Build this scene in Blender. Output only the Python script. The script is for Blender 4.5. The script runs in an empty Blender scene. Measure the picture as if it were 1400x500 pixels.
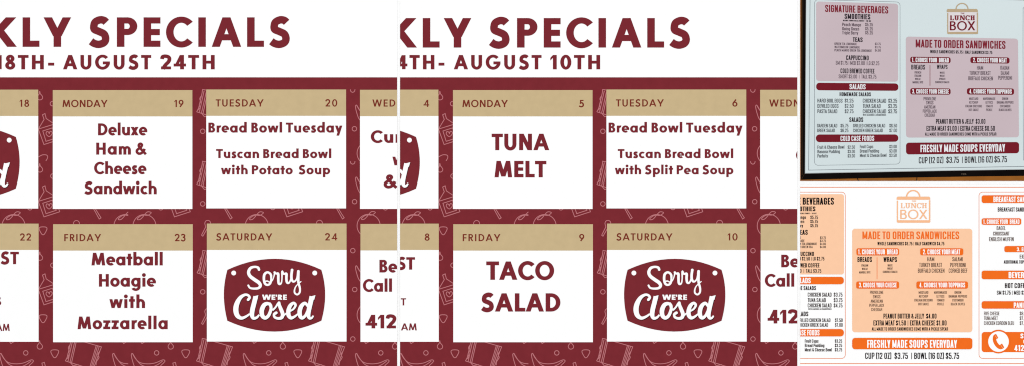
import bpy, math, random
from mathutils import Vector
from mathutils.geometry import delaunay_2d_cdt

scene = bpy.context.scene
# ------------------------------------------------------------------ scale of the display
S = 0.002                       # metres per unit of the layout (the display is 2.8 m wide)
SZ = S * 499.02 / 500.0
CX, CY = 700.0, 250.0
def WX(x): return (x - CX) * S
def WZ(y): return (CY - y) * SZ

# ------------------------------------------------------------------ camera
cam_d = bpy.data.cameras.new("camera")
cam = bpy.data.objects.new("camera", cam_d)
scene.collection.objects.link(cam)
cam.location = (0, -6.0, 0)
cam.rotation_euler = (math.radians(90), 0, 0)
cam_d.sensor_width = 36.0
cam_d.sensor_fit = 'HORIZONTAL'
cam_d.lens = 36.0 * 6.0 / (1400 * S)
cam_d.clip_end = 200
scene.camera = cam

# ------------------------------------------------------------------ light: an even soft room light
world = bpy.data.worlds.new("World")
scene.world = world
world.use_nodes = True
bg = world.node_tree.nodes.get("Background") or world.node_tree.nodes.new("ShaderNodeBackground")
bg.inputs[0].default_value = (1.0, 1.0, 1.0, 1)
bg.inputs[1].default_value = 0.93
ld = bpy.data.lights.new("softbox_lamp", 'AREA')
ld.shape = 'RECTANGLE'; ld.size = 12; ld.size_y = 8
ld.energy = 345
ld.color = (1, 1, 1)
lamp = bpy.data.objects.new("softbox_lamp", ld)
lamp.location = (0, -10, 2.0)
lamp.rotation_euler = (math.radians(90 - 11), 0, 0)
scene.collection.objects.link(lamp)
scene.view_settings.view_transform = 'Standard'
scene.view_settings.look = 'None'
scene.view_settings.gamma = 1
scene.view_settings.exposure = 0
scene.render.film_transparent = False
scene.render.engine = 'CYCLES'
scene.cycles.filter_width = 1.1

# ------------------------------------------------------------------ materials
def lin(c):
    c = c / 255.0
    return c / 12.92 if c <= 0.04045 else ((c + 0.055) / 1.055) ** 2.4
WHITE_ALB = 0.853
MATS = {}
def mat(name, rgb, rough=0.75, grain=0.03, scale=60, spec=0.02, blotch=None):
    """printed ink / paper: a base colour with a faint procedural grain"""
    if name in MATS: return MATS[name]
    m = bpy.data.materials.new(name); m.use_nodes = True
    nt = m.node_tree; b = nt.nodes["Principled BSDF"]
    base = [lin(c) * WHITE_ALB for c in rgb]
    tc = nt.nodes.new("ShaderNodeTexCoord")
    nz = nt.nodes.new("ShaderNodeTexNoise"); nz.inputs["Scale"].default_value = scale
    nz.inputs["Detail"].default_value = 3
    nt.links.new(tc.outputs["Object"], nz.inputs["Vector"])
    rp = nt.nodes.new("ShaderNodeValToRGB")
    lo = [max(0, c * (1 - grain)) for c in base]; hi = [min(1, c * (1 + grain)) for c in base]
    rp.color_ramp.elements[0].position = 0.3; rp.color_ramp.elements[1].position = 0.7
    rp.color_ramp.elements[0].color = lo + [1]; rp.color_ramp.elements[1].color = hi + [1]
    nt.links.new(nz.outputs["Fac"], rp.inputs["Fac"])
    nt.links.new(rp.outputs["Color"], b.inputs["Base Color"])
    b.inputs["Roughness"].default_value = rough
    b.inputs["Specular IOR Level"].default_value = spec
    MATS[name] = m
    return m

M_WALL   = mat("white_wall_paint", (255, 255, 255), grain=0.006, scale=25)
M_PAPER  = mat("white_paper", (255, 255, 255), grain=0.004, scale=40)
M_MAROON = mat("maroon_ink", (122, 42, 49), grain=0.05, scale=45)
M_MTEXT  = mat("maroon_text_ink", (122, 41, 49), grain=0.03, scale=45)
M_TAN    = mat("tan_ink", (200, 178, 137), grain=0.03, scale=45)
M_RUST   = mat("rust_text_ink", (122, 48, 36), grain=0.03)
M_PINK   = mat("dusty_pink_line_ink", (188, 117, 122), grain=0.05)
M_WINK   = mat("white_ink", (255, 255, 255), grain=0.004)
M_BLACK  = mat("black_ink", (22, 16, 18), grain=0.05)
M_ORANGE = mat("orange_ink", (243, 110, 33), grain=0.02)
M_OTEXT  = mat("orange_text_ink", (243, 112, 40), grain=0.02)
M_PEACH  = mat("peach_ink", (252, 203, 166), grain=0.015)
M_LOGOP  = mat("pale_orange_ink", (249, 190, 146), grain=0.02)
M_OLINE  = mat("fine_orange_line_ink", (236, 140, 96), grain=0.02)
M_GREY   = mat("brown_grey_ink", (86, 62, 52), grain=0.03)
M_DKGREY = mat("dark_grey_ink", (52, 42, 42), grain=0.03)
# the printed photograph of the screen
M_SCREEN = mat("pale_blue_screen_print", (211, 223, 225), grain=0.05, scale=2.2, spec=0.12)
M_MAUVE  = mat("mauve_screen_print", (199, 182, 188), grain=0.05, scale=3)
M_SRED   = mat("dark_red_screen_print", (116, 28, 40), grain=0.05)
M_SREDT  = mat("dark_red_screen_text", (126, 36, 50), grain=0.05)
M_SBLACK = mat("charcoal_screen_text", (40, 33, 40), grain=0.05)
M_SGREY  = mat("grey_screen_text", (90, 74, 84), grain=0.05)
M_SGREYB = mat("slate_screen_text", (70, 74, 80), grain=0.05)
M_SWHITE = mat("white_screen_text", (232, 232, 236), grain=0.02)
M_SLINE  = mat("slate_line_screen_print", (128, 136, 142), grain=0.04)
M_STAN   = mat("tan_screen_print", (186, 165, 134), grain=0.05)
M_SBAG   = mat("pale_bag_screen_print", (222, 216, 218), grain=0.03)
M_BEZEL  = mat("black_frame_print", (14, 10, 9), grain=0.3, scale=20)
M_BEZEL2 = mat("silver_edge_print", (168, 172, 172), grain=0.05)
M_BEZEL3 = mat("dark_brown_edge_print", (62, 42, 24), grain=0.2, scale=30)
M_TILE   = mat("brown_tile_print", (146, 90, 36), grain=0.18, scale=14)
M_GROUT  = mat("dark_grout_print", (40, 24, 12), grain=0.1)
M_MARK   = mat("faint_mark_print", (90, 78, 66), grain=0.1)

# ------------------------------------------------------------------ flat shape tools (layout units, y down)
def ccw(p):
    a = 0
    for i in range(len(p)):
        x0, y0 = p[i]; x1, y1 = p[(i + 1) % len(p)]
        a += x0 * y1 - x1 * y0
    return p if a > 0 else p[::-1]
def area(p):
    a = 0
    for i in range(len(p)):
        x0, y0 = p[i]; x1, y1 = p[(i + 1) % len(p)]
        a += x0 * y1 - x1 * y0
    return abs(a) / 2
def inside(p, x, y):
    c = False; j = len(p) - 1
    for i in range(len(p)):
        xi, yi = p[i]; xj, yj = p[j]
        if (yi > y) != (yj > y) and x < (xj - xi) * (y - yi) / (yj - yi) + xi: c = not c
        j = i
    return c
def union(faces, eps=1e-6):
    """merge overlapping outlines into one clean set of triangles"""
    V = []; F = []
    for f in faces:
        f = ccw(list(f))
        if len(f) < 3 or area(f) < 1e-9: continue
        k = len(V); V.extend(Vector(p) for p in f); F.append(list(range(k, k + len(f))))
    if not F: return []
    v, e, t, ov, oe, of = delaunay_2d_cdt(V, [], F, 0, eps)
    src = []
    for f in F:
        p = [(V[i].x, V[i].y) for i in f]
        xs = [q[0] for q in p]; ys = [q[1] for q in p]
        src.append((min(xs), max(xs), min(ys), max(ys), p))
    out = []
    for tri in t:
        P = [(v[i].x, v[i].y) for i in tri]
        if area(P) < 1e-10: continue
        cx = sum(q[0] for q in P) / len(P); cy = sum(q[1] for q in P) / len(P)
        for x0, x1, y0, y1, p in src:
            if x0 <= cx <= x1 and y0 <= cy <= y1 and inside(p, cx, cy):
                out.append(P); break
    return out
def clip_poly(p, r):
    x0, y0, x1, y1 = r
    for ax, lim, keep_gt in ((0, x0, True), (0, x1, False), (1, y0, True), (1, y1, False)):
        if not p: return p
        out = []
        for i in range(len(p)):
            a = p[i]; b = p[(i + 1) % len(p)]
            ia = a[ax] >= lim if keep_gt else a[ax] <= lim
            ib = b[ax] >= lim if keep_gt else b[ax] <= lim
            if ia: out.append(a)
            if ia != ib:
                t = (lim - a[ax]) / (b[ax] - a[ax])
                out.append((a[0] + t * (b[0] - a[0]), a[1] + t * (b[1] - a[1])))
        p = out
    return p
def rect(x0, y0, x1, y1): return [(x0, y0), (x1, y0), (x1, y1), (x0, y1)]
def rrect(x0, y0, x1, y1, r, n=7):
    out = []
    for cx, cy, a in ((x1 - r, y1 - r, 0), (x0 + r, y1 - r, 90), (x0 + r, y0 + r, 180), (x1 - r, y0 + r, 270)):
        for k in range(n + 1):
            t = math.radians(a + 90 * k / n)
            out.append((cx + r * math.cos(t), cy + r * math.sin(t)))
    return out
def disc(cx, cy, r, n=28, ry=None):
    ry = ry or r
    return [(cx + r * math.cos(2 * math.pi * k / n), cy + ry * math.sin(2 * math.pi * k / n)) for k in range(n)]
def stroke(pts, w, closed=False):
    """quads along a line; w is one width or a list"""
    q = [pts[0]]
    ws = list(w) if isinstance(w, (list, tuple)) else [w] * len(pts)
    wq = [ws[0]]
    for p, ww in zip(pts[1:], ws[1:]):
        if math.hypot(p[0] - q[-1][0], p[1] - q[-1][1]) > 1e-6: q.append(p); wq.append(ww)
    if closed and math.hypot(q[0][0] - q[-1][0], q[0][1] - q[-1][1]) < 1e-6: q.pop(); wq.pop()
    n = len(q); L = []; R = []
    for i in range(n):
        a = q[i - 1] if (i > 0 or closed) else None
        b = q[(i + 1) % n] if (i < n - 1 or closed) else None
        def un(u, v):
            d = math.hypot(v[0] - u[0], v[1] - u[1]); return ((v[0] - u[0]) / d, (v[1] - u[1]) / d)
        d0 = un(a, q[i]) if a else un(q[i], b)
        d1 = un(q[i], b) if b else d0
        n0 = (-d0[1], d0[0]); n1 = (-d1[1], d1[0])
        mx, my = n0[0] + n1[0], n0[1] + n1[1]
        l2 = mx * mx + my * my
        if l2 < 0.15: mx, my = n1; k = 1.0
        else: k = min(2.0 / l2, 1.6); 
        h = wq[i] / 2
        L.append((q[i][0] + mx * k * h, q[i][1] + my * k * h)); R.append((q[i][0] - mx * k * h, q[i][1] - my * k * h))
    return [[L[i], L[(i + 1) % n], R[(i + 1) % n], R[i]] for i in range(n if closed else n - 1)]
def smooth(pts, n=6, closed=False):
    """Catmull-Rom through points of any dimension"""
    P = list(pts); out = []
    m = len(P); dim = len(P[0])
    def g(i):
        if closed: return P[i % m]
        return P[max(0, min(m - 1, i))]
    for i in range(m if closed else m - 1):
        p0, p1, p2, p3 = g(i - 1), g(i), g(i + 1), g(i + 2)
        for k in range(n):
            t = k / n
            out.append(tuple(0.5 * (2 * p1[d] + (p2[d] - p0[d]) * t + (2 * p0[d] - 5 * p1[d] + 4 * p2[d] - p3[d]) * t * t
                             + (3 * p1[d] - p0[d] - 3 * p2[d] + p3[d]) * t ** 3) for d in range(dim)))
    if not closed: out.append(tuple(P[-1]))
    return out
def brush(pts, n=6, cap=True):
    """a pen stroke with its own width at each point (x, y, w)"""
    s = smooth(pts, n)
    f = stroke([(a, b) for a, b, c in s], [c for a, b, c in s])
    if cap:
        for a, b, c in (s[0], s[-1]): f.append(disc(a, b, c / 2, 14))
    return f
def rounded(pts, r, n=4, closed=False):
    """polyline with rounded corners"""
    m = len(pts); out = []
    for i in range(m):
        if not closed and i in (0, m - 1): out.append(pts[i]); continue
        a, p, b = pts[i - 1], pts[i], pts[(i + 1) % m]
        la = math.hypot(a[0] - p[0], a[1] - p[1]); lb = math.hypot(b[0] - p[0], b[1] - p[1])
        k = min(r, la * 0.5, lb * 0.5)
        s = (p[0] + (a[0] - p[0]) * k / la, p[1] + (a[1] - p[1]) * k / la)
        e = (p[0] + (b[0] - p[0]) * k / lb, p[1] + (b[1] - p[1]) * k / lb)
        for j in range(n + 1):
            t = j / n
            out.append(((1 - t) ** 2 * s[0] + 2 * t * (1 - t) * p[0] + t * t * e[0],
                        (1 - t) ** 2 * s[1] + 2 * t * (1 - t) * p[1] + t * t * e[1]))
    return out

# ------------------------------------------------------------------ lettering: drawn letter shapes (cap height 1, y up)
class G:
    def __init__(s, w, h=None): s.w = w; s.h = h or w * 0.82; s.f = []
    def v(s, x, y0, y1): s.f.append(rect(x, y0, x + s.w, y1)); return s
    def hb(s, x0, x1, y): s.f.append(rect(x0, y, x1, y + s.h)); return s
    def d(s, x0, y0, x1, y1, k=1.0):
        # slanting stem cut level at both ends; x are the centres
        L = math.hypot(x1 - x0, y1 - y0); a = s.w * k * L / abs(y1 - y0) / 2
        s.f.append([(x0 - a, y0), (x0 + a, y0), (x1 + a, y1), (x1 - a, y1)]); return s
    def ring(s, cx, cy, rx, ry, a0=0, a1=360, n=None):
        n = n or max(6, int(abs(a1 - a0) / 9)); iw, ih = rx - s.w, ry - s.h
        P = [math.radians(a0 + (a1 - a0) * k / n) for k in range(n + 1)]
        for a, b in zip(P[:-1], P[1:]):
            s.f.append([(cx + rx * math.cos(a), cy + ry * math.sin(a)), (cx + rx * math.cos(b), cy + ry * math.sin(b)),
                        (cx + iw * math.cos(b), cy + ih * math.sin(b)), (cx + iw * math.cos(a), cy + ih * math.sin(a))])
        return s
    def sm(s, pts, n=5, k=1.0): s.f += stroke(smooth(pts, n), s.w * k); return s
    def pl(s, pts, r=0.0, closed=False, k=1.0):
        s.f += stroke(rounded(pts, r, 4, closed) if r > 0 else pts, s.w * k, closed); return s
    def poly(s, pts): s.f.append(pts); return s
    def dot(s, x, y, r): s.f.append(disc(x, y, r, 16)); return s

def geo(ch, w):
    """wide geometric sans: returns shapes, width, left and right bearing"""
    g = G(w); h = g.h; i = w / 2; j = h / 2
    st, rd, dg = .10, .055, .015
    X = .70; R = .365
    if ch == ' ': return g.f, .24, 0, 0
    if ch == 'A':
        g.d(i * 1.08, 0, .5, 1); g.d(1 - i * 1.08, 0, .5, 1); g.hb(.24, .76, .22); return g.f, 1.0, dg, dg
    if ch == 'B':
        g.v(0, 0, 1); g.hb(0, .36, 1 - h); g.hb(0, .38, 0); g.hb(0, .38, .545 - j)
        g.ring(.34, .76, .265, .24, -90, 90); g.ring(.36, .285, .29, .285, -90, 90); return g.f, .65, st, rd
    if ch == 'C': g.ring(.52, .5, .52, .525, 42, 318); return g.f, .88, rd, .03
    if ch == 'D':
        g.v(0, 0, 1); g.hb(0, .32, 0); g.hb(0, .32, 1 - h); g.ring(.31, .5, .5, .5, -90, 90); return g.f, .81, st, rd
    if ch == 'E': g.v(0, 0, 1); g.hb(0, .57, 0); g.hb(0, .57, 1 - h); g.hb(0, .55, .5 - j); return g.f, .57, st, .05
    if ch == 'F': g.v(0, 0, 1); g.hb(0, .56, 1 - h); g.hb(0, .53, .47 - j); return g.f, .56, st, .04
    if ch == 'G':
        g.ring(.52, .5, .52, .525, 42, 350); g.hb(.54, 1.03, .5 - h * .75); return g.f, 1.03, rd, .06
    if ch == 'H': g.v(0, 0, 1); g.v(.78 - w, 0, 1); g.hb(0, .78, .5 - j); return g.f, .78, st, st
    if ch == 'I': g.v(0, 0, 1); return g.f, w, st, st
    if ch == 'K':
        g.v(0, 0, 1); g.d(w * .75, .46, .86 - w * .65, 1); g.d(.90 - w * .68, 0, w * 1.05, .58); return g.f, .90, st, dg
    if ch == 'L': g.v(0, 0, 1); g.hb(0, .57, 0); return g.f, .57, st, .03
    if ch == 'M':
        W = 1.08
        g.d(i, 0, .12 + i, 1); g.d(W - i, 0, W - .12 - i, 1); g.d(.12 + i, 1, W / 2, .05); g.d(W - .12 - i, 1, W / 2, .05)
        return g.f, W, .06, .06
    if ch == 'N':
        g.v(0, 0, 1); g.v(.80 - w, 0, 1); g.d(i * 1.1, 1, .80 - i * 1.1, 0); return g.f, .80, st, st
    if ch == 'O': g.ring(.52, .5, .52, .525); return g.f, 1.04, rd, rd
    if ch == 'P':
        g.v(0, 0, 1); g.hb(0, .38, 1 - h); g.hb(0, .38, .40); g.ring(.36, .70, .33, .30, -90, 90); return g.f, .69, st, .03
    if ch == 'R':
        g.v(0, 0, 1); g.hb(0, .38, 1 - h); g.hb(0, .38, .42); g.ring(.34, .71, .30, .29, -90, 90); g.d(.68 - i * 1.1, 0, .30, .5)
        return g.f, .69, st, .02
    if ch == 'S':
        a = .02 + i; b = .70 - i; t = 1.02 - j; u = -.02 + j
        g.sm([(b + .03, .83), (.53, t - .02), (.39, t), (.20 + i * .3, t - .07), (a + .04, .73), (.20, .595), (.36, .52), (.53, .43),
              (b + .01, .27), (.55 - i * .2, u + .06), (.36, u), (.20, u + .03), (a - .06, .19)], 6); return g.f, .73, .05, .05
    if ch == 'T': g.hb(0, .70, 1 - h); g.v(.35 - i, 0, 1); return g.f, .70, .02, .02
    if ch == 'U':
        g.v(0, .36, 1); g.v(.76 - w, .36, 1); g.ring(.38, .365, .38, .385, 180, 360); return g.f, .76, st, st
    if ch == 'V': g.d(i * 1.1, 1, .47, 0); g.d(.94 - i * 1.1, 1, .47, 0); return g.f, .94, dg, dg
    if ch == 'W':
        g.d(i, 1, .36, 0); g.d(.67, 1, .36, 0); g.d(.67, 1, .98, 0); g.d(1.34 - i, 1, .98, 0); return g.f, 1.34, dg, dg
    if ch == 'X': g.d(i * 1.1, 1, .80 - i * 1.1, 0); g.d(.80 - i * 1.1, 1, i * 1.1, 0); return g.f, .80, dg, dg
    if ch == 'Y': g.d(i * 1.15, 1, .47, .36); g.d(.94 - i * 1.15, 1, .47, .36); g.v(.47 - i, 0, .46); return g.f, .94, dg, dg
    # small letters
    if ch == 'a': g.ring(R, .35, R, R); g.v(.75 - w, 0, X); return g.f, .75, .04, .08
    if ch == 'b': g.v(0, 0, 1.07); g.ring(.75 - R, .35, R, R); return g.f, .75, .08, .04
    if ch == 'd': g.ring(R, .35, R, R); g.v(.75 - w, 0, 1.07); return g.f, .75, .04, .08
    if ch == 'p': g.v(0, -.32, X); g.ring(.75 - R, .35, R, R); return g.f, .75, .08, .04
    if ch == 'g':
        g.ring(R, .35, R, R); g.v(.75 - w, -.05, X); g.ring(.375, -.02, .375, .32, 205, 360); return g.f, .75, .04, .08
    if ch == 'o': g.ring(R + .01, .35, R + .01, R); return g.f, .75, .04, .04
    if ch == 'c': g.ring(R, .35, R, R, 48, 312); return g.f, .62, .04, .02
    if ch == 'e':
        g.ring(R, .35, R, R, -2, 310); g.h = h * .74; g.hb(w * .6, .72, .35 - h * .45); return g.f, .73, .04, .03
    if ch == 's':
        a = i; b = .50 - i; t = .715 - j; u = -.015 + j
        g.sm([(b + .06, .585), (.34, t), (.22, t), (a + .015, .52), (.2, .385), (.31, .33), (b + .01, .2), (.31, u + .01), (.2, u),
              (a - .09, .13)], 6, .92); return g.f, .51, .04, .03
    if ch in 'nh':
        g.v(0, 0, 1.07 if ch == 'h' else X); g.ring(.34, .37, .34, .345, 0, 180); g.v(.68 - w, 0, .375); return g.f, .68, .08, .07
    if ch == 'm':
        g.v(0, 0, X)
        for x in (0, .62 - w): g.ring(x + .31, .37, .31, .345, 0, 180); g.v(x + .62 - w, 0, .375)
        return g.f, 1.24 - w, .08, .07
    if ch == 'u': g.v(0, .335, X); g.v(.68 - w, 0, X); g.ring(.34, .335, .34, .35, 180, 360); return g.f, .68, .07, .08
    if ch == 'r':
        g.v(0, 0, X); g.ring(.36, .34, .36, .375, 75, 180); return g.f, .42, .08, .0
    if ch == 't': g.v(.11, 0, .93); g.hb(0, .11 * 2 + w, X - h); return g.f, .22 + w, .02, .02
    if ch == 'i': g.v(.02, 0, X); g.dot(.02 + i, .92, w * .62); return g.f, w + .04, .07, .07
    if ch == 'l': g.v(0, 0, 1.07); return g.f, w, .08, .08
    if ch == 'w':
        g.d(i, X, .29, 0, .92); g.d(.53, X, .29, 0, .92); g.d(.53, X, .77, 0, .92); g.d(1.06 - i, X, .77, 0, .92); return g.f, 1.06, .01, .01
    if ch == 'x': g.d(i * 1.2, X, .68 - i * 1.2, 0); g.d(.68 - i * 1.2, X, i * 1.2, 0); return g.f, .68, .01, .01
    if ch == 'y': g.d(i * 1.1, X, .38, 0); g.d(.72 - i * 1.1, X, .27, -.32); return g.f, .72, .01, .01
    if ch == 'z': g.hb(0, .55, 0); g.hb(0, .57, X - h); g.d(i * 1.4, 0, .56 - i * 1.4, X); return g.f, .57, .04, .04
    if ch == '&':
        g.sm([(.86, .03), (.62, .28), (.34, .60), (.27, .76), (.33, .88), (.45, .90), (.53, .80), (.46, .65), (.28, .50), (.13, .36), (.13, .20),
              (.27, .085), (.46, .11), (.62, .24), (.76, .48)], 5, .88); return g.f, .87, .04, .02
    if ch == "'": g.f.append(rect(0, .60, w * .7, 1.0)); return g.f, w * .7, .04, .04
    if ch == '-': g.hb(0, .40, .36 - j); return g.f, .40, .08, .08
    # figures
    if ch == '0': g.ring(.36, .5, .36, .52); return g.f, .72, .05, .05
    if ch == '1': g.v(.17, 0, 1); g.f.append([(0, .80), (0, .80 - w * .75), (.22, .93 - w * .3), (.22, 1), (.17, 1)]); return g.f, .17 + w, .03, .08
    if ch == '2':
        g.hb(.02, .66, 0); t = 1.02 - j
        g.sm([(.0 + i * .7, .72), (.13, .88), (.30, t), (.48, t - .05), (.585 - i * .2, .74), (.50, .53), (.30, .30), (.02 + i * 1.0, .03)], 6); return g.f, .66, .05, .05
    if ch == '3':
        t = 1.02 - j; u = -.02 + j
        g.sm([(.04, .83), (.17, t - .02), (.31, t), (.50, .85), (.49, .67), (.34, .555), (.24, .545)], 5)
        g.sm([(.24, .545), (.40, .53), (.56 - i * .3, .40), (.55 - i * .3, .18), (.38, u), (.22, u), (.02, .18)], 5); return g.f, .60, .04, .05
    if ch == '4':
        g.v(.66 - w, 0, 1); g.hb(0, .79, .20); g.d(.02 + i, .20, .66 - i * 1.3, 1, .80); return g.f, .79, .02, .02
    if ch == '5':
        u = -.02 + j
        g.hb(.12, .56, 1 - h); g.d(.08 + i, .45, .13 + i, 1, .9)
        g.sm([(.06 + i, .50), (.24, .62 - j * .3), (.42, .57), (.54 - i * .2, .38), (.51 - i * .2, .16), (.34, u), (.18, u + .01), (.02, .17)], 5); return g.f, .60, .04, .05
    if ch == '6': g.ring(.34, .325, .34, .345); g.sm([(.48, 1.0 - .02), (.30, .72), (.10 + i * .2, .48), (i, .30)], 5); return g.f, .68, .05, .05
    if ch == '9': g.ring(.34, .675, .34, .345); g.sm([(.20, .02), (.38, .28), (.58 - i * .2, .52), (.68 - i, .70)], 5); return g.f, .68, .05, .05
    if ch == '7': g.hb(0, .62, 1 - h); g.d(.20, 0, .62 - i * 1.2, 1); return g.f, .62, .04, .04
    if ch == '8': g.ring(.33, .75, .28, .27); g.ring(.33, .275, .33, .295); return g.f, .66, .05, .05
    raise KeyError(ch)

def cond(ch, w):
    """narrow display sans with squared rounds"""
    g = G(w, w * .9); h = g.h; i = w / 2; j = h / 2; W = .42; r = .19; T = 1 - j; B = j; a = i; b = W - i; sb = .05
    if ch == ' ': return g.f, .20, 0, 0
    if ch == 'A': g.d(i, 0, .23, 1, 1); g.d(.46 - i, 0, .23, 1, 1); g.hb(.10, .36, .2); return g.f, .46, .015, .015
    if ch == 'B': g.v(0, 0, 1); g.pl([(a, T), (b - .01, T), (b - .01, .53), (a, .53)], .15); g.pl([(a, .53), (b, .53), (b, B), (a, B)], .15); return g.f, W, sb, sb * .8
    if ch == 'C': g.pl([(b, .66), (b, T), (a, T), (a, B), (b, B), (b, .34)], r); return g.f, W, sb, sb
    if ch == 'D': g.v(0, 0, 1); g.pl([(a, T), (b, T), (b, B), (a, B)], r); return g.f, W, sb, sb
    if ch == 'E': g.v(0, 0, 1); g.hb(0, .34, 0); g.hb(0, .34, 1 - h); g.hb(0, .31, .5 - j); return g.f, .34, sb, .02
    if ch == 'F': g.v(0, 0, 1); g.hb(0, .33, 1 - h); g.hb(0, .30, .5 - j); return g.f, .33, sb, .01
    if ch == 'G': g.pl([(b, .66), (b, T), (a, T), (a, B), (b, B), (b, .47)], r); g.hb(.21, W, .44); return g.f, W, sb, sb
    if ch == 'H': g.v(0, 0, 1); g.v(W - w, 0, 1); g.hb(0, W, .5 - j); return g.f, W, sb, sb
    if ch in 'I|': g.v(0, 0, 1) if ch == 'I' else g.f.append(rect(0, -.05, w * .7, 1.0)); return g.f, (w if ch == 'I' else w * .7), sb + (.05 if ch == '|' else 0), sb + (.05 if ch == '|' else 0)
    if ch == 'J': g.pl([(W - .08 - i, 1), (W - .08 - i, B), (a, B), (a, .3)], r); return g.f, W - .08, .03, sb
    if ch == 'K': g.v(0, 0, 1); g.d(w * .8, .35, W - i * .9, 1, .95); g.d(W + .02 - i, 0, w * 1.3, .62, .95); return g.f, W + .02, sb, .01
    if ch == 'L': g.v(0, 0, 1); g.hb(0, .32, 0); return g.f, .32, sb, .01
    if ch == 'M': g.v(0, 0, 1); g.v(.56 - w, 0, 1); g.d(i, 1, .28, .1, .9); g.d(.56 - i, 1, .28, .1, .9); return g.f, .56, sb, sb
    if ch == 'N': g.v(0, 0, 1); g.v(W + .01 - w, 0, 1); g.d(i, 1, W + .01 - i, 0, .9); return g.f, W + .01, sb, sb
    if ch in 'O0': g.pl([(a, B), (b, B), (b, T), (a, T)], r, True); return g.f, W, sb, sb
    if ch == 'P': g.v(0, 0, 1); g.pl([(a, T), (b, T), (b, .45), (a, .45)], .17); return g.f, W - .01, sb, .02
    if ch == 'Q': g.pl([(a, B), (b, B), (b, T), (a, T)], r, True); g.d(W, -.08, .25, .2); return g.f, W, sb, sb
    if ch == 'R': g.v(0, 0, 1); g.pl([(a, T), (b, T), (b, .5), (a, .5)], .17); g.pl([(.22, .5), (b, .5), (b, 0)], .13); return g.f, W, sb, sb * .7
    if ch == 'S': g.pl([(b, .68), (b, T), (a, T), (a, .60), (b, .42), (b, B), (a, B), (a, .32)], .17); return g.f, W, sb * .8, sb * .8
    if ch == 'T': g.hb(0, .38, 1 - h); g.v(.19 - i, 0, 1); return g.f, .38, .01, .01
    if ch == 'U': g.pl([(a, 1), (a, B), (b, B), (b, 1)], r); return g.f, W, sb, sb
    if ch == 'V': g.d(i, 1, .22, 0); g.d(.44 - i, 1, .22, 0); return g.f, .44, .015, .015
    if ch == 'W': g.d(i, 1, .17, 0, .9); g.d(.31, 1, .17, 0, .9); g.d(.31, 1, .45, 0, .9); g.d(.62 - i, 1, .45, 0, .9); return g.f, .62, .015, .015
    if ch == 'X': g.d(i, 1, .43 - i, 0); g.d(.43 - i, 1, i, 0); return g.f, .43, .015, .015
    if ch == 'Y': g.d(i, 1, .21, .36); g.d(.42 - i, 1, .21, .36); g.v(.21 - i, 0, .42); return g.f, .42, .005, .005
    if ch == 'Z': g.hb(0, .36, 0); g.hb(0, .36, 1 - h); g.d(i * 1.2, 0, .36 - i * 1.2, 1); return g.f, .36, .03, .03
    if ch == '1': g.v(.12, 0, 1); g.f.append([(0, .78), (.14, .80), (.14, .93), (0, .88)]); return g.f, .12 + w, .02, sb
    if ch == '2': g.hb(0, .40, 0); g.pl([(a, .68), (a, T), (b - .01, T), (b - .01, .6), (a, .12), (a, 0)], .17); return g.f, .41, .04, .04
    if ch == '3': g.pl([(a, .70), (a, T), (b, T), (b, .53), (.15, .53)], .15); g.pl([(.15, .53), (b, .53), (b, B), (a, B), (a, .3)], .15); return g.f, W, .04, .04
    if ch == '4': g.v(.37 - w, 0, 1); g.hb(0, .43, .2); g.d(i, .22, .37 - i, 1, .9); return g.f, .43, .02, .02
    if ch == '5': g.hb(.02, .38, 1 - h); g.v(.02, .48, 1); g.pl([(.02 + i, .46), (.02 + i, .58), (b, .58), (b, B), (a, B), (a, .3)], .15); return g.f, W, .04, .04
    if ch == '6': g.pl([(b, .72), (b, T), (a, T), (a, B), (b, B), (b, .55), (a, .55)], .16); return g.f, W, .04, .04
    if ch == '7': g.hb(0, .38, 1 - h); g.d(.12, 0, .38 - i, 1); return g.f, .38, .02, .02
    if ch == '8': g.pl([(a, .53), (b, .53), (b, T), (a, T)], .15, True); g.pl([(a, B), (b, B), (b, .53), (a, .53)], .15, True); return g.f, W, .04, .04
    if ch == '9': g.pl([(a, .28), (a, B), (b, B), (b, T), (a, T), (a, .45), (b, .45)], .16); return g.f, W, .04, .04
    if ch == '$':
        g.pl([(b, .68), (b, T - .03), (a, T - .03), (a, .60), (b, .42), (b, B + .03), (a, B + .03), (a, .32)], .16)
        g.f.append(rect(W / 2 - i * .5, -.07, W / 2 + i * .5, 1.07)); return g.f, W, .04, .04
    if ch == '.': g.f.append(rect(0, 0, w, w)); return g.f, w, .06, .07
    if ch == '-': g.f.append(rect(0, .42, .22, .42 + h)); return g.f, .22, .04, .04
    if ch == '(': g.pl([(.20, 1.05 - j), (a, 1.05 - j), (a, -.05 + j), (.20, -.05 + j)], .1); return g.f, .20, .05, .01
    if ch == ')': g.pl([(0, 1.05 - j), (.20 - i, 1.05 - j), (.20 - i, -.05 + j), (0, -.05 + j)], .1); return g.f, .20, .01, .05
    if ch == '&':
        g.sm([(.47, .02), (.13, .66), (.12, .84), (.22, .93), (.31, .84), (.27, .66), (.09, .42), (.07, .2), (.2, .08), (.34, .18), (.42, .46)], 4, .9); return g.f, .48, .03, .02
    if ch == '/': g.d(0, 0, .25, 1, .7); return g.f, .25, .03, .03
    # small letters
    X = .74; t = X - j; W = .37; b = W - i
    if ch == 'a': g.pl([(a, .55), (a, t), (b, t), (b, 0)], .13); g.pl([(b, .43), (a, .43), (a, B), (b, B)], .11); return g.f, W, .03, .04
    if ch == 'b': g.v(0, 0, 1); g.pl([(a, t), (b, t), (b, B), (a, B)], .14); return g.f, W, .04, .03
    if ch == 'd': g.v(W - w, 0, 1); g.pl([(b, t), (a, t), (a, B), (b, B)], .14); return g.f, W, .03, .04
    if ch == 'p': g.v(0, -.22, X); g.pl([(a, t), (b, t), (b, B), (a, B)], .14); return g.f, W, .04, .03
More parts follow.
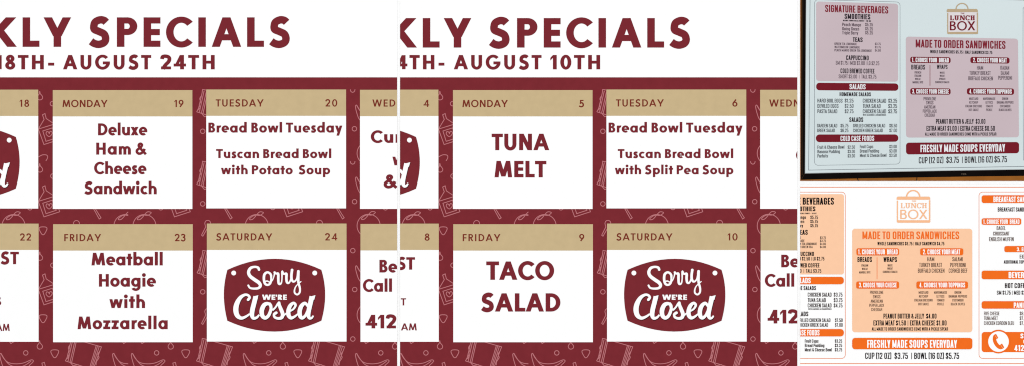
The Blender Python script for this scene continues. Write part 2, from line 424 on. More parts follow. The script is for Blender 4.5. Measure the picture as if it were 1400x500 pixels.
    if ch == 'g': g.pl([(b, X), (b, -.22 + j), (a, -.22 + j)], .14); g.pl([(b, t), (a, t), (a, B), (b, B)], .14); return g.f, W, .03, .04
    if ch == 'c': g.pl([(b, .5), (b, t), (a, t), (a, B), (b, B), (b, .25)], .14); return g.f, W, .03, .03
    if ch == 'e': g.pl([(a, .38), (b, .38), (b, t), (a, t), (a, B), (b, B), (b, .2)], .13); return g.f, W, .03, .03
    if ch == 'f': g.pl([(.26, 1 - j), (.07 + i, 1 - j), (.07 + i, 0)], .12); g.hb(0, .25, X - h); return g.f, .26, .01, .01
    if ch in 'hn': g.v(0, 0, 1 if ch == 'h' else X); g.pl([(a, t), (b, t), (b, 0)], .14); return g.f, W, .04, .04
    if ch == 'i': g.v(0, 0, X); g.f.append(rect(0, .86, w, .86 + w)); return g.f, w, .04, .04
    if ch == 'l': g.v(0, 0, 1); return g.f, w, .04, .04
    if ch == 'o': g.pl([(a, B), (b, B), (b, t), (a, t)], .15, True); return g.f, W, .03, .03
    if ch == 'r': g.v(0, 0, X); g.pl([(a, t - .03), (.25, t)], 0); return g.f, .25, .04, .0
    if ch == 's': g.pl([(b, .52), (b, t), (a, t), (a, .44), (b, .31), (b, B), (a, B), (a, .24)], .11); return g.f, W, .03, .03
    if ch == 't': g.pl([(.07 + i, .95), (.07 + i, B), (.26, B)], .09); g.hb(0, .25, X - h); return g.f, .26, .01, .02
    if ch == 'u': g.pl([(a, X), (a, B), (b, B)], .14); g.v(W - w, 0, X); return g.f, W, .04, .04
    if ch == 'w': g.d(i, X, .14, 0, .9); g.d(.26, X, .14, 0, .9); g.d(.26, X, .38, 0, .9); g.d(.52 - i, X, .38, 0, .9); return g.f, .52, .01, .01
    if ch == 'y': g.d(i, X, .19, 0); g.d(.38 - i, X, .14, -.22); return g.f, .38, .01, .01
    raise KeyError(ch)

def slab(ch, w):
    """slab serif capitals"""
    g = G(w, w * .55); h = g.h; i = w / 2
    def ser(x, y, k=.15): g.f.append(rect(x - k, y, x + k, y + h))
    if ch == 'L': g.v(.12, 0, 1); ser(.12 + i, 0); ser(.12 + i, 1 - h); g.hb(.1, .78, 0); g.f.append(rect(.78 - h, 0, .78, .32)); return g.f, .78, .03, .03
    if ch == 'U':
        g.v(.12, .36, 1); g.v(.80 - w, .36, 1); ser(.12 + i, 1 - h, .19); ser(.80 - i, 1 - h, .19); g.ring(.46, .36, .34, .38, 180, 360); return g.f, .94, .03, .03
    if ch == 'N':
        g.h = h; g.w = w * .75; g.v(.12, 0, 1); g.v(.76, 0, 1); g.w = w; g.d(.12 + i, 1, .82, 0); ser(.16, 0, .17); ser(.10, 1 - h, .12); ser(.82, 1 - h, .18); return g.f, .98, .03, .03
    if ch == 'C': g.ring(.48, .5, .46, .53, 35, 325); g.f.append(rect(.80, .66, .80 + h, 1.0)); return g.f, .88, .03, .03
    if ch == 'H':
        g.v(.12, 0, 1); g.v(.80 - w, 0, 1); g.hb(.12, .80, .5 - h / 2)
        for x in (.12 + i, .80 - i): ser(x, 0, .18); ser(x, 1 - h, .18)
        return g.f, .92, .03, .03
    raise KeyError(ch)

FONTS = {'geo': geo, 'cond': cond, 'slab': slab}
CACHE = {}
def glyph(font, ch, w):
    k = (font, ch, round(w, 3))
    if k not in CACHE:
        f, wd, l, r = FONTS[font](ch, w)
        CACHE[k] = (union(f), wd, l, r)
    return CACHE[k]
class Shape(list):
    line = 0
LINE = [0]
def text(s, x0, x1, top, base, font='geo', w=.235, mode='track', shear=0.0, gap=None, tmax=9):
    """letters fitted between x0 and x1, capitals from top to base"""
    H = base - top
    gl = [glyph(font, c, w) for c in s]
    n = len(s)
    nat = sum(l + wd + r for _, wd, l, r in gl) - gl[0][2] - gl[-1][3]
    if x0 is None: x0 = x1 - nat * H * (gap or 1)
    if x1 is None: x1 = x0 + nat * H * (gap or 1)
    if mode == 'track' and n > 1:
        sx = H; t = ((x1 - x0) / H - nat) / (n - 1)
        # share extreme fits between spacing and width
        if t < -.03: sx = (x1 - x0) / (nat - .03 * (n - 1)); t = -.03
        elif t > tmax: sx = (x1 - x0) / (nat + tmax * (n - 1)); t = tmax
    else:
        sx = (x1 - x0) / nat; t = 0
    LINE[0] += 1
    out = []; pen = -gl[0][2]; xm = (x0 + x1) / 2
    for tris, wd, l, r in gl:
        pen += l
        for tri in tris:
            P = Shape(); P.line = LINE[0]
            for px, py in tri:
                X = x0 + (pen + px) * sx
                P.append((X, base - py * H + shear * (X - xm)))
            out.append(P)
        pen += wd + r + t
    return out

# ------------------------------------------------------------------ objects
LAY = 0.00015
def empty(name, x, y, label, cat, group=None):
    o = bpy.data.objects.new(name, None); scene.collection.objects.link(o)
    o.location = (WX(x), 0, WZ(y)); o.empty_display_size = 0.05
    o['label'] = label; o['category'] = cat
    if group: o['group'] = group
    return o
def root_of(p):
    while p.parent: p = p.parent
    return p
def part(name, polys, m, parent, layer, clip=None, label=None):
    """one flat printed shape on its sheet"""
    ids = sorted(set(getattr(p, 'line', 0) for p in polys))
    if len(ids) > 1 and ids[0] > 0:          # one part for each line of writing
        for k in ids: part(name, [p for p in polys if p.line == k], m, parent, layer, clip, label)
        return
    off = root_of(parent).location
    V = []; F = []
    y = -0.0008 - layer * LAY
    for p in polys:
        if clip: p = clip_poly(list(p), clip)
        if len(p) < 3 or area(p) < 1e-7: continue
        q = ccw(list(p))[::-1]           # layout y points down
        k = len(V)
        V += [(WX(a) - off.x, y - off.y, WZ(b) - off.z) for a, b in q]
        F.append(list(range(k, k + len(q))))
    if not F: return
    me = bpy.data.meshes.new(name); me.from_pydata(V, [], F); me.materials.append(m); me.update()
    o = bpy.data.objects.new(name, me); scene.collection.objects.link(o); o.parent = parent
    if label: o['label'] = label
    return o
def sheet(name, r, m, parent):
    """the board a print is mounted on: a thin slab with real thickness"""
    off = root_of(parent).location
    x0, y0, x1, y1 = r; b = 0.0; f = -0.0008
    P = [(x0, y1), (x1, y1), (x1, y0), (x0, y0)]
    V = [(WX(a) - off.x, f, WZ(c) - off.z) for a, c in P] + [(WX(a) - off.x, b, WZ(c) - off.z) for a, c in P]
    F = [(0, 1, 2, 3), (7, 6, 5, 4), (0, 4, 5, 1), (1, 5, 6, 2), (2, 6, 7, 3), (3, 7, 4, 0)]
    me = bpy.data.meshes.new(name); me.from_pydata(V, [], F); me.materials.append(m); me.update()
    o = bpy.data.objects.new(name, me); scene.collection.objects.link(o); o.parent = parent
    return o

# the wall the prints hang on
me = bpy.data.meshes.new("wall")
me.from_pydata([(-6, .0005, -4), (6, .0005, -4), (6, .0005, 4), (-6, .0005, 4)], [], [(0, 1, 2, 3)])
me.materials.append(M_WALL)
wall = bpy.data.objects.new("wall", me); scene.collection.objects.link(wall); wall['kind'] = 'structure'

# ------------------------------------------------------------------ the food pattern of the calendar sheets
LW = 1.05
def shift(fs, dx, dy): return [[(a + dx, b + dy) for a, b in f] for f in fs]
def d_orange():
    f = stroke(disc(0, 15.5, 15.8, 40), LW, True)
    f += stroke(smooth([(-.3, .3), (3.5, -3.6), (7, -3.9), (9.2, -2.6), (5.5, .4), (2.5, .9), (-.3, .3)], 5), LW)
    f += stroke(smooth([(-.3, .3), (-5, 1.6), (-9.3, 5), (-9.3, 6.8), (-6, 6.4), (-2.8, 3.6), (-.3, .3)], 5), LW)
    return f
def heart(cx, cy, s):
    return smooth([(cx, cy + s * .95), (cx - s, cy + .1 * s), (cx - s * .85, cy - s * .75), (cx - s * .2, cy - s * .6), (cx + .05 * s, cy - .1 * s),
                   (cx + s * .35, cy - s * .9), (cx + s, cy - s * .6), (cx + s * .95, cy + .1 * s)], 4, True)
def d_bottle():
    f = stroke([(52.5, 176.8), (74.5, 170), (81.8, 191), (60.2, 198)], LW, True)
    f += stroke([(58.6, 179.4), (71.8, 175.2), (77, 189), (63, 193.6)], LW, True)
    f += stroke([(53, 176), (60.4, 163.6), (58.2, 157.2), (61.6, 155.6), (63.3, 162.4), (74, 169.6)], LW)
    f += stroke(heart(67.3, 183.4, 4), LW, True)
    return f
def d_banana():
    f = stroke(smooth([(0, 0), (4, 7), (10, 12.6), (20, 14.6), (31, 13.4), (41.5, 9.2), (44.6, 10.6), (42.5, 13.6), (39, 17), (37, 22)], 5), LW)
    f += stroke(smooth([(.4, .4), (6, 9.4), (13, 16.4), (24, 19.4), (34, 16), (41.5, 10.6)], 5), LW)
    f += stroke(smooth([(0, 0), (-1.4, 2.4), (.4, 11), (4, 20), (12, 27), (26, 29), (37, 22)], 5), LW)
    return f
def d_sandwich():   # origin: lower left corner
    f = stroke([(0, 0), (2.6, -5), (7.4, -26), (8, -30.8), (12, -30), (49.4, -19.2), (44, -5), (38, 12), (0, 0)], LW)
    f += stroke([(10.2, -29), (3.6, .6)], LW) + stroke([(13.6, -29.6), (6.4, 2)], LW) + stroke([(15.6, -29.2), (8.6, 2.4)], LW)
    f += stroke([(42.2, -21), (33.4, 9)], LW) + stroke([(44, -20.4), (35.2, 9.6)], LW) + stroke([(46.4, -19.8), (37.4, 8)], LW)
    f += stroke(smooth([(6.4, -22), (4.2, -18), (5.4, -13.6), (3.6, -10), (4.4, -5.4), (1, -2)], 4), LW)
    f += stroke(smooth([(47, -13), (44.4, -9), (46, -4.6), (42.6, 1), (42, 6)], 4), LW)
    f += stroke([(7, 2.4), (10.5, 6.6), (18, 5)], LW)
    return f
def d_ring(r=3.1): return stroke(disc(0, 0, r, 18), LW, True)
def d_drop(): return stroke(smooth([(-.8, -8), (-.9, -4.6), (-3.2, -1.6), (-3.6, 1), (-2, 3.4), (.6, 3.8), (3, 2.4), (3.5, -.4), (1.8, -3), (.4, -4.6), (-.3, -8)], 4), LW)
def d_tri(): return stroke(rounded([(-7.4, -5.6), (7.4, -5.6), (0, 8)], 6, 4, True), LW, True)
def d_stick(): return stroke([(-7.6, -14), (-9.4, -13), (-1.6, 1), (.8, -.6), (-7.6, -14)], LW)
def d_stub(): return stroke([(-.6, 8), (-2, 1), (1.4, 0), (3.4, 8)], LW)
def d_spoon():
    return stroke(smooth([(-3.4, 2.4), (-3.9, -.6), (-2, -3.6), (1.6, -3.8), (3.9, -1.2), (3.4, 2.4)], 4), LW) + \
           stroke([(-3.4, 2.4), (-2.8, 5), (-8.4, 16.2), (-6.6, 17.6), (.6, 5), (3.4, 2.4)], LW)
def d_hook(): return stroke(smooth([(-2, 3), (3.4, .2), (8.6, .2), (10.6, 2), (10.2, 5), (8.2, 8.4)], 4), LW)
def d_half(): return stroke(smooth([(-3.2, -1.6), (-2.4, 1.2), (0, 2.4), (2.4, 1.2), (3.2, -1.6)], 4), LW)
def d_tick(): return stroke([(-2, -3), (.6, .6), (8, -4)], LW)
def make_pattern():
    U = {k: union(fn()) for k, fn in dict(orange=d_orange, bottle=d_bottle, banana=d_banana, sandwich=d_sandwich, ring=d_ring, drop=d_drop,
         tri=d_tri, stick=d_stick, stub=d_stub, spoon=d_spoon, hook=d_hook, half=d_half, tick=d_tick).items()}
    U['ring4'] = union(d_ring(4.1))
    P = []
    def put(k, *xy):
        for x, y in xy: P.extend(shift(U[k], x, y))
    put('orange', (18.6, 292.8), (197.6, 292.8), (351, 292.8), (504, 292.4), (504, 194.5), (504, 414.5))
    put('bottle', (0, 0), (0, 97.7), (0, 218.2), (178.4, 97.7), (332, 97.7))
    put('banana', (1.2, 482.4), (181, 482.4), (334, 482.4), (487.4, 482.4), (487.4, 143.6), (487.4, 242), (487.4, 362.4))
    put('sandwich', (89.4, 493), (268.6, 493), (421.8, 493), (269, 153.2), (269, 251.6), (269.4, 372.4))
    put('ring', (35.3, 482), (214.2, 482), (367.5, 482), (520.6, 482), (277.2, 179.8), (277.2, 278), (277.2, 398.4), (484.6, 176.4), (484.8, 275),
        (485, 395.2), (482.4, 342), (482.4, 463), (71.8, 142), (72.4, 241), (72.4, 362))
    put('ring4', (104.6, 304.8), (436.8, 304.4))
    put('drop', (54.6, 473), (233.6, 473), (386.8, 473), (540.2, 473), (54.8, 133), (54.8, 231.8), (54.8, 351.4))
    put('tri', (75, 483.4), (254, 483.4), (407.2, 483.4), (59, 315), (59, 435.4))
    put('stick', (137.4, 297.6), (316.6, 297.6), (469.8, 297.6))
    put('stub', (59.4, 495), (238.4, 495), (391.6, 495))
    put('spoon', (284, 304.6), (284, 425.4))
    put('hook', (54.6, 212)); put('half', (482.2, 124), (482.2, 222.4), (41, 284), (220, 284), (373, 283.6), (527, 284))
    put('tick', (14.4, 468.6), (168.6, 468.6), (193.6, 468.6), (346.6, 468.4), (499.6, 468.6))
    # the sheet's own seam: one orange and one banana cut short beside their twins
    P.extend(q for q in (clip_poly(list(t), (0, 280, 175.4, 500)) for t in shift(U['orange'], 171.6, 292.8)) if len(q) > 2)
    P.extend(q for q in (clip_poly(list(t), (0, 280, 175.4, 500)) for t in shift(U['banana'], 155.4, 482.4)) if len(q) > 2)
    return P
PATTERN = make_pattern()

# ------------------------------------------------------------------ the closed badge
def bow(a, b, m, n=14):
    """arc from a to b through m"""
    c = (2 * m[0] - (a[0] + b[0]) / 2, 2 * m[1] - (a[1] + b[1]) / 2)
    return [((1 - t) ** 2 * a[0] + 2 * t * (1 - t) * c[0] + t * t * b[0], (1 - t) ** 2 * a[1] + 2 * t * (1 - t) * c[1] + t * t * b[1])
            for t in (k / n for k in range(n))]
TL, TR, BR, BL = (311, 368.3), (439.4, 368.3), (439.4, 438), (311, 438)
PLAQUE = union([bow(TL, TR, (375.3, 353.2)) + bow(TR, BR, (444.6, 402.5)) + bow(BR, BL, (375.3, 452.8)) + bow(BL, TL, (306.2, 402.5))])
def T1(L): return [(300 + x / 8.34, 345 + y / 8.34, w / 8.34) for x, y, w in L]
def T2(L): return [(370 + x / 8.34, 345 + y / 8.34, w / 8.34) for x, y, w in L]
def T3(L): return [(300 + x / 8.34, 395 + y / 8.34, w / 8.34) for x, y, w in L]
def T4(L): return [(370 + x / 8.34, 395 + y / 8.34, w / 8.34) for x, y, w in L]
SORRY = brush(T1([(452, 192, 28), (440, 168, 28), (400, 160, 26), (355, 175, 32), (333, 220, 36), (350, 265, 38), (400, 305, 40), (450, 340, 40), (468, 375, 34),
                  (445, 402, 28), (395, 408, 24), (350, 400, 22), (330, 372, 22)]))
SORRY += brush(T1([(590, 290, 20), (585, 245, 25), (550, 222, 25), (515, 245, 29), (508, 300, 29), (520, 350, 27), (550, 366, 25), (582, 345, 24), (592, 290, 22), (592, 255, 22)]))
SORRY += brush(T1([(510, 330, 17), (545, 322, 15), (580, 335, 13), (605, 312, 13), (622, 270, 13), (632, 222, 22)]))
SORRY += brush(T2([(44, 222, 22), (62, 236, 22), (86, 240, 29), (88, 300, 29), (92, 346, 27), (108, 356, 24), (124, 338, 17), (130, 290, 15), (132, 215, 22), (150, 240, 22),
                   (180, 240, 29), (180, 290, 29), (186, 334, 27), (204, 344, 24), (222, 325, 18), (236, 280, 20), (244, 195, 29)]))
SORRY += brush(T2([(246, 195, 29), (238, 250, 29), (240, 300, 29), (258, 328, 24), (284, 318, 18), (304, 280, 20), (316, 210, 29)]))
SORRY += brush(T2([(318, 210, 29), (316, 280, 29), (318, 340, 27), (334, 400, 24), (332, 450, 22), (305, 476, 20), (276, 458, 20), (274, 420, 17), (294, 376, 13), (346, 328, 12)]))
CLOSED = brush(T3([(328, 118, 31), (345, 92, 28), (325, 66, 28), (285, 64, 31), (235, 100, 44), (198, 170, 57), (188, 240, 59), (206, 300, 52), (250, 328, 37), (300, 312, 28), (340, 285, 22)]))
CLOSED += brush(T3([(415, 80, 53), (398, 150, 53), (378, 230, 53), (372, 290, 50), (388, 328, 37), (425, 322, 28), (455, 290, 20)]), cap=False)
CLOSED += [[(300 + x / 8.34, 395 + y / 8.34) for x, y in ((386, 82), (444, 66), (436, 112), (386, 112))]]
CLOSED += brush(T3([(582, 180, 28), (552, 162, 37), (510, 180, 48), (484, 240, 52), (490, 300, 48), (522, 326, 40), (560, 300, 37), (585, 240, 35), (590, 190, 29), (575, 160, 24)]))
CLOSED += brush(T3([(580, 190, 24), (590, 222, 24), (612, 230, 22), (640, 205, 20), (665, 165, 22)]))
CLOSED += brush(T4([(30, 235, 17), (60, 200, 20), (95, 150, 24), (102, 185, 37), (122, 235, 42), (138, 280, 42), (128, 320, 39), (90, 332, 31), (48, 318, 28), (40, 285, 28), (64, 268, 33)]))
CLOSED += brush(T4([(130, 320, 22), (165, 285, 18), (205, 258, 18), (260, 225, 22), (285, 180, 28), (262, 156, 31), (225, 185, 42), (204, 240, 48), (206, 295, 48), (234, 326, 37), (275, 310, 26), (312, 280, 18)]))
CLOSED += brush(T4([(424, 190, 29), (392, 158, 35), (352, 190, 46), (332, 250, 50), (338, 305, 46), (362, 326, 37), (396, 300, 31), (420, 250, 28)]))
CLOSED += brush(T4([(472, 80, 55), (456, 150, 53), (438, 230, 52), (430, 290, 48), (444, 328, 33), (470, 325, 24), (488, 300, 17)]), cap=False)
CLOSED += [[(370 + x / 8.34, 395 + y / 8.34) for x, y in ((442, 84), (512, 66), (498, 118), (444, 118))]]
CLOSED = union(CLOSED); SORRY = union(SORRY)
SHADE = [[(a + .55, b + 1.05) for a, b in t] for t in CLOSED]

# ------------------------------------------------------------------ the two calendar posters
def text_lines(lines, dx=0, w=.235, **k):
    out = []
    for s, x0, x1, top, base in lines: out += text(s, None if x0 is None else x0 + dx, None if x1 is None else x1 + dx, top, base, w=w, **k)
    return out
GROUP = 'weekly specials calendar posters'
def calendar(dx, x_left, x_right, label, title_dy, subtitle, cards, badges):
    C = (x_left, -4, x_right, 504)
    root = empty('calendar_poster', (x_left + x_right) / 2, 504, label, 'poster', GROUP)
    sheet('paper_sheet', C, M_PAPER, root)
    T = title_dy
    part('title_lettering', text('K', dx - 12.6, dx + 23.6, 23.8 + T, 64.2 + T, w=.26) + text('LY', dx + 31, dx + 97.5, 23.8 + T, 64.2 + T, w=.255) + text('SPECIALS', dx + 121, dx + 397, 23.8 + T, 64.2 + T, w=.255, tmax=.115), M_MTEXT, root, 2, C)
    part('subtitle_lettering', text_lines(subtitle, dx, .245, tmax=.10), M_MTEXT, root, 2, C)
    fld = part('maroon_field', [rect(x_left, 105.9, x_right, 504)], M_MAROON, root, 1)
    part('food_pattern', shift(PATTERN, dx, 0), M_PINK, fld, 2, (C[0], 122.2, C[2], C[3]))
    for (x0, y0, x1, ym, y1, day, num, dish) in cards:
        cr = (max(C[0], x0 + dx), y0, min(C[2], x1 + dx), y1)
        cd = part('day_card', [rect(cr[0], y0, cr[2], y1)], M_PAPER, root, 3)
        part('header_band', [rect(cr[0], y0, cr[2], ym)], M_TAN, cd, 4)
        if day: part('day_name', text_lines(day, dx, .19, tmax=.14), M_RUST, cd, 5, cr)
        if num: part('date_number', text_lines(num, dx, .185, tmax=.16), M_RUST, cd, 5, cr)
        if dish:
            for ww in sorted(set(d[0] for d in dish)):
                part('dish_name', text_lines([d[1:] for d in dish if d[0] == ww], dx, ww, tmax=.012), M_MTEXT, cd, 5, cr)
    for bx, by in badges:
        B = part('closed_badge', shift(PLAQUE, bx + dx, by), M_MAROON, root, 5, C)
        holes = [disc(319.6, 372.6, 3.3, 20), disc(430.4, 372.6, 3.3, 20)]
        for hl in holes: part('badge_hole', shift([hl], bx + dx, by), M_WINK, B, 6, C)
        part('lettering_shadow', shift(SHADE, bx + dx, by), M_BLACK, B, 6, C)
        L = SORRY + CLOSED + text("WE'RE", 358.4, 392.2, 402.2, 409.3, w=.27, tmax=-.02)
        part('badge_lettering', shift(L, bx + dx, by), M_WINK, B, 7, C)
    return root
b = .245
R1 = lambda x0, x1, y0=123.2, ym=159.2, y1=284.8: (x0, y0, x1, ym, y1)
cards1 = [
    R1(-20, 52.4, 122.8, 158.8, 284.4) + ([], [('18', 27, 40, 136.6, 146.3)], []),
    R1(72.3, 263.1, 123.4, 159.4, 285) + ([('MONDAY', 85.6, 147.2, 136.9, 146.7)], [('19', 238.5, 251, 136.9, 146.7)],
        [(b, 'Deluxe', 134.2, 201.6, 169.0, 185.4), (b, 'Ham &', 131.7, 199.8, 195.4, 211.8), (b, 'Cheese', 128.8, 200.4, 221.9, 238.3), (b, 'Sandwich', 115.2, 214.4, 248.5, 264.9)]),
    R1(282.1, 473.2, 122.6, 158.6, 284.2) + ([('TUESDAY', 295, 360.6, 136.1, 145.9)], [('20', 445, 461.2, 136.1, 145.9)],
        [(b, 'Bread Bowl Tuesday', 285, 468.2, 168, 181.5), (b, 'Tuscan Bread Bowl', 295.6, 453, 204.2, 216.5), (b, 'with Potato  Soup', 302.2, 451.4, 226.3, 238.6)]),
    R1(492.2, 560, 123, 159.1, 284.9) + ([('WEDN', 509.2, 551, 136.3, 146)], [],
        [(b, 'Cur', 507, 548.6, 178.8, 195.6), (b, 'with', 536.4, 585, 209.6, 226.4), (b, '&', 524.4, 542.4, 239, 256.6)]),
    (-20, 305, 52.9, 341, 466.8, [], [('22', 27.6, 42.6, 318.6, 328.2)],
        [(b, 'ST', .8, 26, 343.6, 360.5), (b, 's', -6.4, 2, 401.6, 417), (.2, 'AM', -5.4, 13.4, 442.2, 452)]),
    (72.7, 305.8, 263.6, 341.9, 467.4, [('FRIDAY', 88, 138.4, 319.3, 329)], [('23', 239.2, 253.4, 319.3, 329)],
        [(b, 'Meatball', 125.2, 222.6, 344.9, 362.2), (b, 'Hoagie', 135.4, 213.4, 374, 391.3), (b, 'with', 149.6, 198.4, 403.2, 420.6), (b, 'Mozzarella', 106.2, 229.4, 432.2, 449.5)]),
    (282.9, 304.9, 473.8, 341, 466.5, [('SATURDAY', 295.6, 372.4, 318.3, 328)], [('24', 444.6, 461.2, 318.3, 328)], []),
    (492.9, 305.4, 560, 341.7, 467, [], [], [(b, 'Be', 518.8, 543.4, 354.6, 371.9), (b, 'Call', 496.2, 536, 381.2, 398.3), (.25, '412', 499.8, 541.4, 429.9, 448.4)]),
]
calendar(0, -2.5, 543, 'maroon weekly specials calendar for August 18th to 24th with Deluxe Ham & Cheese Sandwich', 0,
         [('1', None, 2.4, 75.6, 94.8), ('8TH-', 7.2, 74.2, 75.4, 95), ('AUGUST', 86.2, 206.8, 75.4, 95), ('24TH', 219.8, 293.6, 75.4, 95)], cards1, [(-417.6, -180.7), (0, 0)])
cards2 = [c[:5] for c in cards1]
extra = [
    ([], [('4', 32, 39.8, 136.8, 146.4)], []),
    ([('MONDAY', 85.2, 147.4, 136.9, 146.7)], [('5', 244.6, 251.2, 136.9, 146.7)], [(.25, 'TUNA', 125.2, 204, 183.2, 205.7), (.25, 'MELT', 129.2, 200, 220.4, 242.8)]),
    ([('TUESDAY', 295, 360.6, 136.1, 145.9)], [('6', 454.2, 461.2, 136.1, 145.9)],
        [(b, 'Bread Bowl Tuesday', 285, 468.2, 168, 181.5), (b, 'Tuscan Bread Bowl', 297.6, 455.4, 204.2, 216.5), (b, 'with Split Pea Soup', 293.6, 455.6, 226.3, 238.6)]),
    ([('WEDN', 504.6, 546, 136.3, 146)], [], [(b, 'C', 541.2, 556, 204, 221)]),
    ([], [('8', 33.6, 40.4, 318.6, 328.2)], [(b, 'ST', -4.6, 20.4, 351, 368), (.2, 'T', 1, 8.2, 407.2, 417), (.2, 'AM', 1.2, 22.8, 441.6, 451.2)]),
    ([('FRIDAY', 85.6, 137.2, 319.3, 329)], [('9', 244.8, 251.8, 319.3, 329)], [(.25, 'TACO', 117.8, 210.6, 356.8, 381.9), (.25, 'SALAD', 110.4, 219.2, 400.4, 425.4)]),
    ([('SATURDAY', 295.6, 372.4, 318.3, 328)], [('10', 447.8, 461.4, 318.3, 328)], []),
    ([], [], [(b, 'Be', 521, 545.6, 347.6, 364.8), (b, 'Call', 498.6, 538.8, 374.2, 391.3), (.25, '412', 502.4, 544, 423, 441.7)]),
]
cards2 = [c + e for c, e in zip(cards2, extra)]
calendar(547, 547, 1090, 'maroon weekly specials calendar for August 4th to 10th with Tuna Melt', 1,
         [('4', -5.4, 10, 75.6, 94.8), ('TH-', 12.8, 60.6, 75.4, 95), ('AUGUST', 73.4, 193.4, 75.4, 95), ('10TH', 205.4, 273.5, 75.4, 95)], cards2, [(-417.6, -180.7), (0, 0)])

# ------------------------------------------------------------------ the menu prints: shared tools
def slope(y):      # how the screen's lines lean in the printed photograph
    pts = [(0, .028), (50, .019), (115, .008), (185, -.001), (200, -.008), (232, -.017), (250, -.018)]
    for (a, u), (c, v) in zip(pts[:-1], pts[1:]):
        if y <= c: return u + (v - u) * max(0, (y - a)) / (c - a)
    return pts[-1][1]
def lean(poly, xm=None):
    xs = [p[0] for p in poly]; xm = (min(xs) + max(xs)) / 2 if xm is None else xm
    return [(x, y + slope(y) * (x - xm)) for x, y in poly]
OX = 1090.0
def make_q(oy, tilt):
    """strings given in quarter units from (1090, oy)"""
    def q(s, x0, x1, t, bs, w=.12):
        w = w * 1.22 + .004
        X0 = None if x0 is None else OX + x0 / 4; X1 = None if x1 is None else OX + x1 / 4
        T, Bb = oy + t / 4, oy + bs / 4
        return text(s, X0, X1, T, Bb, 'cond', w, 'scale' if (x0 is not None and x1 is not None) else 'track', slope((T + Bb) / 2) if tilt else 0,
                    gap=None if (x0 is not None and x1 is not None) else .62)
    return q
def qmid(q, s, c, wid, t, bs, w=.12): return q(s, c - wid / 2, c + wid / 2, t, bs, w)
def outline(x0, y0, x1, y1, r, w, tilt=False):
    P = rrect(x0, y0, x1, y1, r, 6)
    if tilt: P = lean(P)
    return union(stroke(P, w, True))

# ------------------------------------------------------------------ printed photograph of the menu screen
C = (1094, -4, 1404, 247.7)
tv = empty('menu_photo_print', 1249, 247.7, 'printed photo of a black framed mauve menu screen, above the orange menu', 'photo print')
sheet('paper_sheet', C, M_TILE, tv)
part('wall_tile', [rect(*C)], M_TILE, tv, 1, C)
for a, b2, ww in ((1169.5, 1174.5, 1.1), (1253.9, 1252.9, 1.1)): part('tile_joint', stroke([(a, 240), (b2, 249)], ww), M_GROUT, tv, 2, C)
bz = part('screen_frame', [[(1095.6, -4), (1404, -4), (1404, 240.8), (1335, 241.6), (1180, 244.2), (1100, 246), (1094.9, 246.2), (1095.2, 100)]], M_BEZEL, tv, 3, C)
part('frame_edge', union(stroke([(1097.6, -4), (1097.2, 38), (1096.4, 100), (1096.6, 240)], .7)
     + stroke([(1096, 245.4), (1100, 237.5)], .5)), M_BEZEL3, bz, 4, C)
part('frame_mark', text('TCL', 1313.8, 1321.6, 237.4, 239.6, 'cond', .13, 'scale', -.015), M_MARK, bz, 4, C)
scr_poly = [(1102.4, -4), (1340, -.9), (1404, .9), (1404, 231.6), (1320, 232.8), (1200, 235), (1101, 236.8), (1101.6, 120)]
part('screen_edge', [[(1101.8, -4), (1404, -4), (1404, 232.3), (1320, 233.5), (1200, 235.8), (1100.3, 237.7), (1101, 120)]], M_BEZEL2, bz, 4, C)
sc = part('screen', [scr_poly], M_SCREEN, tv, 5, C)
part('border_line', union(stroke([(1107.4, -4), (1106.6, 100), (1105.4, 233), (1200, 231.4), (1404, 227.9)], .75)), M_SLINE, sc, 6, C)
part('column_line', outline(1113.4, 1.2, 1230.4, 225.6, 5, .55, True), M_SLINE, sc, 6, C)
part('column_line', union(stroke([(1404, 8.6), (1400.6, 9.2), (1398.6, 11.6), (1398.4, 60), (1399, 219), (1404, 222)], .6)), M_SLINE, sc, 6, C)
q1 = make_q(0, True); q2 = make_q(125, True)
# drinks
pn = part('menu_panel', [lean(rrect(1115.7, 3.6, 1227.7, 111.4, 4))], M_MAUVE, tv, 6)
part('panel_lettering', q1('SIGNATURE BEVERAGES', 152, 497, 31, 70, .125), M_SREDT, pn, 7)
L = q1('SMOOTHIES', 258, 399, 77, 105, .135) + q1('TEAS', 303, 357, 205, 230, .135) + q1('CAPPUCCINO', 267, 390, 304, 330, .125) + q1('COLD BREWED COFFEE', 236, 422, 376, 402, .125)
L += q1('MADE FROM REAL FRUIT - 16 OZ', 250, 403, 110, 118, .16)
part('panel_lettering', L, M_SBLACK, pn, 7)
L = []
for s, x1, t in (('Peach Mango', 348, 126), ('Going Green', 338, 149), ('Triple Berry', 333, 171)): L += q1(s, 245, x1, t, t + 18, .11) + q1('$5.25', 371, 413, t, t + 18, .11)
for s, x1, t, p in (('GREEN TEA LEMONADE', 325, 234, '$3.75'), ('WATERMELON LEMONADE', 341, 252, '$3.75'), ('PEACH MANGO GREEN TEA LEMONADE', 407, 270, '$4.00')):
    L += q1(s, 203, x1, t, t + 13, .11) + q1(p, 424, 456, t, t + 13, .11)
L += q1('SM $1.75 | MED $2.00 | LG $2.25', 210, 448, 335, 356, .1) + q1('SHORT $3.00  |  TALL $3.75', 226, 432, 409, 430, .1)
part('menu_lettering', L, M_SGREY, pn, 7)
def bar(parent, x0, y0, x1, y1, r, m, tilt, letters, mt, clip=None):
    P = rrect(x0, y0, x1, y1, r)
    B = part('heading_bar', [lean(P) if tilt else P], m, parent, 7, clip)
    part('heading_lettering', letters, mt, B, 8, clip)
bar(tv, 1115.8, 113.9, 1228, 124, 4.4, M_SRED, True, q1('SALADS', 285, 373, 461, 489, .125), M_SWHITE)
bar(tv, 1115.4, 184.2, 1228, 194.4, 4.8, M_SRED, True, q2('COLD CASE FOODS', 236, 420, 244, 272, .125), M_SWHITE)
